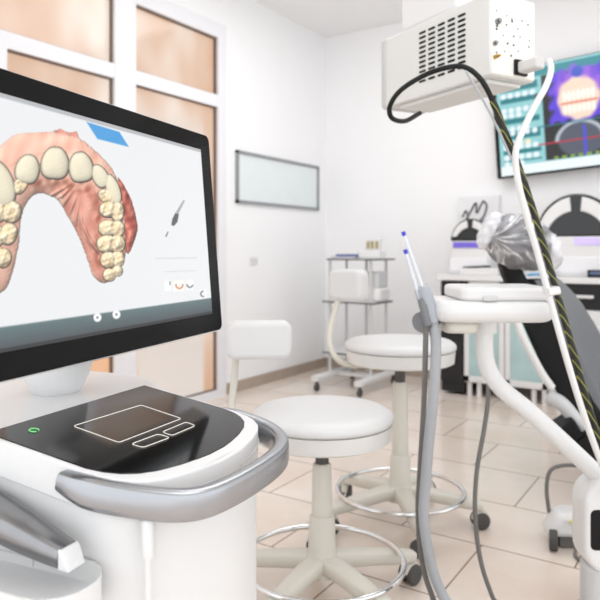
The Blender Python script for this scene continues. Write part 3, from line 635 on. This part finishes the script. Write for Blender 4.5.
def slab(bm, vs, wf, zt, zb, wl=None):
    rings = []
    for v in vs:
        w_ = wf(v); q_ = (wl or wf)(v); rings.append([bm.verts.new((v, -q_, zb(v))), bm.verts.new((v, -q_, zt(v))), bm.verts.new((v, 0, zt(v))), bm.verts.new((v, w_, zt(v))), bm.verts.new((v, w_, zb(v))), bm.verts.new((v, 0, zb(v)))])
    for a, b_ in zip(rings, rings[1:]):
        for i in range(6): bm.faces.new((a[i], a[(i+1) % 6], b_[(i+1) % 6], b_[i]))
    bm.faces.new(rings[0][::-1]); bm.faces.new(rings[-1])
VS = [0, .03, .06, .09, .13, .177, .2, .218, .234, .247, .257, .2635, .2665]
def ztop(v): return ZT-SL*max(v, 0)
def backw(v):                      # deck rounds off behind the monitor foot
    x = max(0, (-v-.26)/.12)
    k = min(1, max(0, (.07-v)/.17)); k = k*k*(3-2*k)
    return (wfun(v, .022) if v > 0 else .1806)*(1-k)+k*.252*math.sqrt(max(.02, 1-x*x))
def leftw(v):                      # the scanner's side stays straight
    x = max(0, (-v-.26)/.12); return wfun(v, .022) if v > 0 else .1806*math.sqrt(max(.02, 1-x*x))
vv = [-.378, -.37, -.35, -.32, -.26, -.18, -.13, -.09, -.06, -.03]+[a+(.022 if a > .15 else 0) for a in VS]
bm = BM(); slab(bm, vv, backw, lambda v: ztop(v)-.0006, lambda v: ztop(v)-.05, leftw); link('top_cover', bm, PLAST, t, bevel=.007, seg=3, smooth=35)
bm = BM(); slab(bm, vv, lambda v: backw(v)-.006, lambda v: ztop(v)-.0505, lambda v: .14, lambda v: leftw(v)-.006); link('body', bm, PLAST, t, bevel=.006, smooth=35)
bm = BM(); slab(bm, vv, lambda v: backw(v)+.02, lambda v: .14, lambda v: .08); link('base', bm, PLASTG, t, bevel=.01)
for x in (-.27, .18):
    for y in (-.13, .13):
        bm = BM(); lathe(bm, rounded(.04, -.014, .014, .006), 20, Matrix.Translation((x, y, .041)) @ Matrix.Rotation(PI/2, 4, 'X')); box(bm, (x-.01, y-.01, .04), (x+.01, y+.01, .085)); link('castor', bm, RUBBER, t)
bm = BM(); slab(bm, [.004]+VS[1:], lambda v: wfun(v), lambda v: ztop(v)+.0006, lambda v: ztop(v)-.008); tp = link('touch_panel', bm, PANEL, t, bevel=.001, seg=1, smooth=20)
WL = mat('white_print', (225, 222, 215), .5, emit=(235, 225, 215), estr=.35)
def outline(name, pxs, r=.0006, k=4):
    P = [on_panel(x, y, .0018) for x, y in pxs]; n = len(P); path = []
    for i in range(n):
        a, b_, c_ = P[i-1], P[i], P[(i+1) % n]; rr = .006
        p0 = b_+(a-b_).normalized()*rr; p1 = b_+(c_-b_).normalized()*rr
        for s in range(k+1):
            q = s/k; path.append(p0*(1-q)**2+b_*2*q*(1-q)+p1*q*q)
    bm = BM(); tube(bm, path, r, 6, closed=True); return link(name, bm, WL, tp)
outline('touchpad_outline', [(73, 426), (141, 405), (181.5, 418.5), (119, 442.5)])
outline('button_outline', [(131, 444), (158, 434), (170, 437.5), (143, 447.5)])
outline('button_outline', [(162, 432), (186, 422), (195.5, 425.5), (172, 435.5)])
pw = on_panel(34, 430, .0018); bm = BM(); tube(bm, [pw+Vector((.0065*math.cos(a), .0065*math.sin(a), -SL*.0065*math.cos(a))) for a in np.linspace(.5, 2*PI-.3, 20)], .0008, 6)
link('power_mark', bm, mat('green_led', (110, 205, 120), .4, emit=(120, 210, 130), estr=.5), tp)
bm = BM()
for sg in (-1, 1): tube(bm, smoothpath([(v, sg*(backw(v)+.0002), ztop(v)-.024) for v in (.19, .222, .24, .256, .269, .279, .2855, .2885)], 3), .0011, 6)
link('cover_seam', bm, PLASTG, t)
# silver hoop handle
hp_ = [(.150, -.182), (.18, -.185), (.215, -.180), (.260, -.163), (.296, -.141), (.315, -.112), (.324, -.065), (.328, 0), (.326, .065), (.316, .110), (.294, .147), (.258, .173), (.215, .184), (.18, .186), (.150, .184)]
sp = smoothpath([(x, y, ztop(x)-.021) for x, y in hp_], 6); N = len(sp)
bm = BM(); rings = tube(bm, sp, 1.0, 20, flat=(.0125, .0195))
for i, rg in enumerate(rings):     # the band narrows where it meets the cover
    k = min(1, .66+min(i, N-1-i)/24); c_ = sp[i]
    for v in rg: v.co.z = c_.z+(v.co.z-c_.z)*k+.006*(1-k)
link('handle', bm, SILVER, t, smooth=50)
# collar and lead dropping from under the handle
pr = Vector((.264, -.160, 0))
bm = BM(); lathe(bm, [(0, .05), (.0045, .05), (.0045, .72), (0, .72)], 12, Matrix.Translation(pr))
for z0, z1 in ((.67, .72), (.56, .60), (.40, .44)): lathe(bm, [(0, z0), (.0075, z0+.003), (.0085, z1-.003), (.006, z1), (0, z1)], 14, Matrix.Translation(pr))
link('charging_lead', bm, PLAST, t, smooth=50)
# side holder pod
bm = BM(); out = rrect(-.14, -.278, .232, -.176, .048, 8); prism(bm, out, .615, .662)
top = [f for f in bm.faces if all(v.co.z > .65 for v in f.verts)]
r_ = bmesh.ops.inset_region(bm, faces=top, thickness=.016, use_even_offset=True)
r2 = bmesh.ops.inset_region(bm, faces=top, thickness=.008, use_even_offset=True)
for f in top:
    for v in f.verts: v.co.z -= .024
hd = link('holder_pod', bm, PLAST, t, bevel=.006, smooth=40)
bm = BM(); box(bm, (-.08, -.185, .60), (.10, -.165, .65)); link('pod_bracket', bm, PLAST, t)

# intraoral scanner resting in the pod
t2 = thing('intraoral_scanner', 'brushed steel handheld scanner resting in the cart side holder', 'scanner', t.location, crz)
ax = [Vector((-.20, -.205, .766)), Vector((.02, -.208, .718)), Vector((.06, -.209, .709)), Vector((.12, -.211, .696)), Vector((.16, -.212, .687)), Vector((.184, -.212, .682))]
bm = BM(); tube(bm, ax[1:], [.0265, .0262, .0225, .019, .0165], 20, flat=(1.0, .82)); link('steel_sleeve', bm, STEEL, t2, smooth=50)
bm = BM(); tube(bm, [ax[0], ax[0].lerp(ax[1], .5), ax[1]+Vector((-.004, 0, .001))], [.022, .027, .0245], 20, flat=(1, .9)); link('grip', bm, PLAST, t2, smooth=60)
bm = BM(); tube(bm, [ax[1]+Vector((-.006, 0, .0015)), ax[1]+Vector((.002, 0, -.0005))], .0255, 20, flat=(1, .86)); link('collar', bm, BLACK, t2)
bm = BM(); e0 = ax[-1]; pts = [(-.016, -.012), (.016, -.012), (.016, .013), (-.016, .013)]
a = [e0+Vector((0, y, z)) for y, z in pts]; b_ = [e0+Vector((.006 if z > 0 else .016, y*.95, z*.9-.002)) for y, z in pts]; loft(bm, [a, b_]); link('scanner_tip', bm, PLAST, t2, bevel=.002)

# ---------------------------------------------------------------- monitor on the cart
PHM = 21.1
me_ = Vector((-.1765, 1.38)); ud = Vector((math.sin(R(PHM)), math.cos(R(PHM)))); MW, MH = .64, .405
mc = me_-ud*(MW/2)
mz = EYE+(250-232.3)/F*1.38
t3 = thing('cart_monitor', 'black-bezelled monitor above the cart showing a dental arch scan', 'monitor', W(mc.x, mc.y, mz), TH-R(PHM))
# own frame: x = out of the screen, y = along the screen (to the right of it), z up ; leans back a little
Mt = Matrix.Rotation(R(-4.6), 4, 'Y')
YZ = Matrix(((0, 0, 1, 0), (1, 0, 0, 0), (0, 1, 0, 0), (0, 0, 0, 1)))
bm = BM(); prism(bm, rrect(-MW/2-.003, -MH/2-.003, MW/2+.003, MH/2+.003, .016), -.042, -.004, Mt @ YZ); link('housing', bm, PLAST, t3, bevel=.004)
bm = BM(); prism(bm, rrect(-MW/2, -MH/2, MW/2, MH/2, .014), -.006, 0, Mt @ YZ); link('bezel', bm, mat('black_bezel', (14, 14, 15), .16, var=.05, spec=.12), t3, bevel=.001, seg=1)
SY0, SY1, SZ0, SZ1 = -MW/2+.035, MW/2-.040, -MH/2+.036, MH/2-.034
def monitor_art():
    """paint of the dental-scan page on a fine raster; x to the right, y down, arbitrary art units"""
    S = 2; x0, y0, x1, y1 = -90, 40, 230, 420
    gx, gy = np.meshgrid(np.arange(x0, x1, 1/S), np.arange(y0, y1, 1/S)); sh = gx.shape
    X, Y = gx.ravel(), gy.ravel(); col = np.zeros((X.size, 3)); col[:] = (238, 239, 241)
    def poly_sd(pts):
        pts = np.array(pts, float); d = np.full(X.size, 1e9); ins = np.zeros(X.size, bool)
        for (ax_, ay_), (bx_, by_) in zip(pts, np.roll(pts, -1, 0)):
            ex, ey = bx_-ax_, by_-ay_; q = np.clip(((X-ax_)*ex+(Y-ay_)*ey)/(ex*ex+ey*ey+1e-9), 0, 1)
            d = np.minimum(d, np.hypot(X-ax_-q*ex, Y-ay_-q*ey))
            cr = ((ay_ > Y) != (by_ > Y)) & (X < ex*(Y-ay_)/(ey if abs(ey) > 1e-9 else 1e-9)+ax_); ins ^= cr
        return np.where(ins, -d, d)
    def spl(p): 
        P_ = smoothpath([(a, b_, 0) for a, b_ in p]+[(p[0][0], p[0][1], 0)], 5); return [(q.x, q.y) for q in P_[:-1]]
    rng = np.random.RandomState(2)
    def noise(s, seed):
        r = np.random.RandomState(seed); n = np.zeros(X.size)
        for k in range(10):
            th = r.rand()*6.28; fr = s*(.5+r.rand()); n += np.sin(X*np.cos(th)*fr+Y*np.sin(th)*fr+r.rand()*6.28)
        return n/10
    h = np.full(X.size, -9.0); base = col.copy(); cov = np.zeros(X.size)
    gum = spl([(-60, 300), (-62, 250), (-52, 205), (-30, 168), (-12, 154), (0, 146), (14, 135), (30, 133), (50, 132), (66, 135), (80, 139), (94, 150), (108, 164), (116, 178), (120, 196), (122, 215), (125, 235), (125, 255), (120, 268), (112, 279), (102, 283), (93, 276), (88, 262), (82, 246), (76, 232), (66, 214), (58, 201), (50, 196), (40, 193), (32, 196), (24, 207), (20, 222), (18, 246), (12, 272), (4, 290), (-20, 300)])
    n1, n2_, n3 = noise(.35, 3), noise(1.1, 4), noise(.6, 9)
    sd = poly_sd(gum)+n2_*.8
    def put(mask_sd, hh, rgb, edge=1.0):
        nonlocal h, base, cov
        m = np.clip(.5-mask_sd/edge, 0, 1); up = (m > .5) & (hh > h)
        h = np.where(up, hh, h); base = np.where(up[:, None], rgb, base); cov = np.maximum(cov, m)
    # flap of cheek tissue on the right of the arch
    fl_ = poly_sd(spl([(117, 176), (124, 186), (131, 200), (136, 218), (137, 230), (133, 244), (128, 254), (125, 248), (124, 230), (122, 208), (118, 190)]))+n2_*.8
    put(fl_, np.minimum(6, np.sqrt(np.maximum(0, -fl_)*6))-3+n1*3, np.stack([190+n3*90, 96+n3*95, 78+n3*80], 1))
    lob = poly_sd([(53, 131), (60, 129), (70, 133), (76, 131), (79, 139), (86, 144), (76, 147), (62, 137)])
    put(lob+n2_, np.full(X.size, 1.0)+n1*2, np.stack([222+n1*20, 150+n1*25, 132+n1*20], 1))
    hg = np.sqrt(np.maximum(0, -sd)*7); hg = np.minimum(hg, 12)+n1*1.0+n2_*.25
    inner = poly_sd([(60, 190), (95, 190), (112, 270), (100, 283), (88, 262), (66, 214)])
    tone = np.stack([240+n1*16, 186+n1*30, 164+n1*30], 1); tone = np.where((inner < 0)[:, None], np.stack([230+n1*18, 160+n1*28, 140+n1*26], 1), tone)
    put(sd, hg, tone)
    # browner gum along the tongue side; inner shadows below the incisors painted in
    line = [(34, 184), (56, 183), (80, 186), (96, 196), (99, 215), (98, 240), (100, 262)]
    dl = np.full(X.size, 1e9)
    for (a0, b0), (a1, b1) in zip(line, line[1:]):
        q = np.clip(((X-a0)*(a1-a0)+(Y-b0)*(b1-b0))/((a1-a0)**2+(b1-b0)**2), 0, 1); dl = np.minimum(dl, np.hypot(X-a0-q*(a1-a0), Y-b0-q*(b1-b0)))
    f_ = (np.exp(-(dl/6.0)**2)*np.clip(.55+n3*1.2, 0, 1))[:, None]; base = np.where((sd < 0)[:, None], base*(1-f_*np.array([.30, .48, .55])), base)
    # ridges on the palate side
    ridge = np.zeros(X.size)
    for k in range(9):
        a = R(150-13*k); px_, py_ = 56+k*5.0, 188+abs(k-2)*2.2+k*6
        dx, dy = X-px_, Y-py_; l = dx*np.cos(a)+dy*np.sin(a); p = -dx*np.sin(a)+dy*np.cos(a); ridge += np.exp(-(p/1.6)**2-(l/11)**2)*3
    h = np.where((base[:, 0] < 250) & (sd < 0), h+ridge, h)
    # teeth
    T = [(0, 184, 14, 24, -14, 2.6), (-24, 204, 14, 22, -25, 2.4), (-38, 232, 14, 18, -10, 2.4), (27, 169, 12.5, 15, 12, 2.8), (54.5, 163, 14.5, 16.5, 3, 3.0), (80.5, 167, 12.5, 15.5, -8, 3.0), (99.5, 176, 8, 12.5, -26, 2.6), (112.5, 189, 7, 16, -18, 2.4),
         (20, 185, 6, 9, 30, 2.2), (107, 197, 9, 6, 30, 2.2),
         (108, 210, 8.5, 7, 10, 2.3), (117, 212, 6, 9, 0, 2.3), (107, 228, 8.5, 7.5, -8, 2.3), (117, 229, 6.5, 7.5, 0, 2.3), (106, 244, 9, 8, -10, 2.4), (117, 244, 7, 8, 0, 2.3), (108, 260, 7.5, 7.5, -10, 2.3), (117.5, 259, 6, 7.5, 0, 2.3), (109, 275, 6, 6, 10, 2.2), (117, 271, 5, 5, 0, 2.2),
         (11, 212, 9, 10, 10, 2.3), (-4, 212, 9, 10, 0, 2.3), (8, 234, 8, 10, 15, 2.3), (-6, 236, 9, 11, 0, 2.3), (2, 258, 8, 9, 10, 2.3), (-12, 262, 10, 12, 0, 2.3)]
    for i, (cx, cy, a, b_, rot, p) in enumerate(T):
        c_, s_ = math.cos(R(rot)), math.sin(R(rot)); dx, dy = (X-cx)*c_+(Y-cy)*s_, -(X-cx)*s_+(Y-cy)*c_
        dx = dx/(1-.34*np.clip(-dy/b_, 0, 1)**1.3) if i < 8 else dx*.9
        dy = dy if i < 8 else dy*.9
        rr = (np.abs(dx/a)**p+np.abs(dy/b_)**p)**(1/p); dome = np.sqrt(np.maximum(0, 1-rr**2))
        hh = 14+(X-55)*.02+dome*min(a, b_)*(.55 if i < 10 else .8)+(n2_*.1 if i < 8 else n2_*1.3+n3*2.6)
        if i < 8: g = np.clip((dy/b_+1)/2, 0, 1); rgb = np.stack([222+26*g+n1*4, 214+24*g+n1*4, 190+20*g+n1*4], 1)
        else: rgb = np.stack([244+n3*14, 222+n3*26, 184+n3*40], 1)
        rgb = rgb*(1-(.5 if i < 8 else .38)*np.clip((rr-.8)/.2, 0, 1)**2)[:, None]
        put((rr-1)*min(a, b_), hh, rgb)
    H = h.reshape(sh); gyv, gxv = np.gradient(np.clip(H, -3, 40)*1.0, 1/S)
    nx_, ny_, nz_ = -gxv, -gyv, np.full(sh, 1.15); l = np.sqrt(nx_**2+ny_**2+nz_**2)
    shd = (nx_*(-.25)+ny_*(-.50)+nz_*.83)/l
    k = np.clip(.50+.64*np.clip(shd, -.3, 1), .2, 1.12).ravel()
    img = base*k[:, None]; col = col*(1-cov[:, None])+img*cov[:, None]
    # flat page furniture
    def pf(pts, rgb, e=1.0, a=1.0):
        nonlocal col
        col = blend(col, np.clip(.5-poly_sd(pts)/e, 0, 1)*a, rgb)
    pf([(86, 122), (119, 132), (128.5, 147), (97, 139)], (70, 160, 224))
    pf([(172, 219), (175, 213), (178.5, 214), (177, 222), (173.5, 226), (171, 225)], (84, 86, 90)); pf([(175, 213), (183, 200), (184.5, 201), (178, 214)], (170, 172, 176)); pf([(165, 236), (167.5, 231.5), (168, 232), (166, 237)], (90, 92, 96))
    pf([(155, 258), (197, 257.5), (197, 258.2), (155, 258.8)], (205, 206, 208), .6); pf([(164, 271.5), (196, 270.2), (196, 271), (164, 272.2)], (215, 216, 218), .6)
    pf([(164, 281), (171, 280.5), (171, 291), (164, 291.5)], (250, 250, 250)); pf([(173, 281), (184, 280), (184, 291), (173, 292)], (252, 250, 246)); pf([(186, 280), (193, 279.5), (193, 290), (186, 290.5)], (250, 250, 250)); pf([(199, 290), (206, 289), (206.5, 299), (199, 300)], (250, 250, 250))
    for cx, cy, r, rgb, g0, g1 in ((179, 285, 3.4, (214, 130, 78), -.3, 3.5), (189.5, 284.5, 2.8, (120, 120, 124), 0, 3.3), (203, 294, 2.6, (110, 112, 116), 1.2, 4.8)):
        an = np.arctan2(Y-cy, X-cx) % (2*PI); on = (an > (g0 % (2*PI))) & (an < g1) if g0 >= 0 else ((an > g0 % (2*PI)) | (an < g1))
        col = blend(col, np.clip(1.2-np.abs(np.hypot(X-cx, Y-cy)-r), 0, 1)*on, rgb)
    pf([(169.2, 281.5), (170, 281.5), (170, 285), (169.2, 285)], (90, 80, 80), .6)
    return col.reshape(sh+(3,)), x0, y0, S
ART, ax0, ay0, aS = monitor_art()
# page-to-art mapping (a fixed 3x3 homography from four page corners)
def homography(src, dst):
    A_ = []
    for (x, y), (u_, v_) in zip(src, dst): A_ += [[x, y, 1, 0, 0, 0, -u_*x, -u_*y, -u_], [0, 0, 0, x, y, 1, -v_*x, -v_*y, -v_]]
    return np.linalg.svd(np.array(A_, float))[2][-1].reshape(3, 3)
def art_at(y, z):
    p = Mt @ Vector((0, y, z)); q = Vector((mc.x, mc.y))+ud*p.y+Vector((ud.y, -ud.x))*p.x
    return (300+F*q.x/q.y, HY-F*(mz+p.z-EYE)/q.y)
cor = [(SY0, SZ1), (SY1, SZ1), (SY1, SZ0), (SY0, SZ0)]
HM = homography([((a-SY0)/(SY1-SY0), (SZ1-b_)/(SZ1-SZ0)) for a, b_ in cor], [art_at(a, b_) for a, b_ in cor])
def page(u_, v_):
    q = HM @ np.stack([u_, v_, np.ones_like(u_)]); X, Y = q[0]/q[2], q[1]/q[2]
    fx = np.clip((X-ax0)*aS, 0, ART.shape[1]-1.01); fy = np.clip((Y-ay0)*aS, 0, ART.shape[0]-1.01); ix, iy = fx.astype(int), fy.astype(int); fx = (fx-ix)[:, None]; fy = (fy-iy)[:, None]
    c = (ART[iy, ix]*(1-fx)+ART[iy, ix+1]*fx)*(1-fy)+(ART[iy+1, ix]*(1-fx)+ART[iy+1, ix+1]*fx)*fy
    c = np.where((X < -85)[:, None], 238.0, c)
    c = blend(c, sm(v_-.018, .006), (186, 188, 192))
    # teal task bar along the bottom, two round white buttons
    bar = sm(.905-v_, .006); g = np.clip((v_-.905)/.095, 0, 1)[:, None]
    c = c*(1-bar[:, None])+bar[:, None]*(np.array([98, 122, 124.])*(1-g)+np.array([72, 78, 84.])*g)
    c = blend(c, sm(.985-v_, .008), (40, 42, 46))
    for bx_, by_ in ((97, 317.5), (116, 314.5)):
        d = np.hypot((X-bx_), (Y-by_)*.9); c = blend(c, sm(d-4.0, 1.2), (250, 250, 250)); c = blend(c, sm(d-1.0, 1.0), (90, 100, 104))
    return c
picture('screen', SY1-SY0, SZ1-SZ0, 470, 270, page, attr_emit('monitor_picture', .97), t3, Mt @ Matrix.Translation((.0008, (SY0+SY1)/2, (SZ0+SZ1)/2)) @ YZ)
# stand: neck and round foot on the cart deck, in the monitor's frame
zd = ZT-.0005-mz; df = Vector((-.432, 1.17))-mc; sf = Vector((df.x*ud.y-df.y*ud.x, df.x*ud.x+df.y*ud.y))
bm = BM(); lathe(bm, [(0, zd), (.040, zd), (.046, zd+.010), (.056, zd+.03), (.063, zd+.055), (.065, zd+.085), (.065, zd+.115), (0, zd+.115)], 40, Matrix.Translation((sf.x, sf.y, 0))); link('stand_foot', bm, PLAST, t3, smooth=50)
bm = BM(); prism(bm, rrect(-.05, -.06, .05, .06, .02), 0, .02, Matrix.Translation((-.06, sf.y, -.07)) @ YZ); box(bm, (sf.x-.045, sf.y-.045, zd+.10), (-.04, sf.y+.045, -.04)); link('stand_neck', bm, PLAST, t3, bevel=.01)
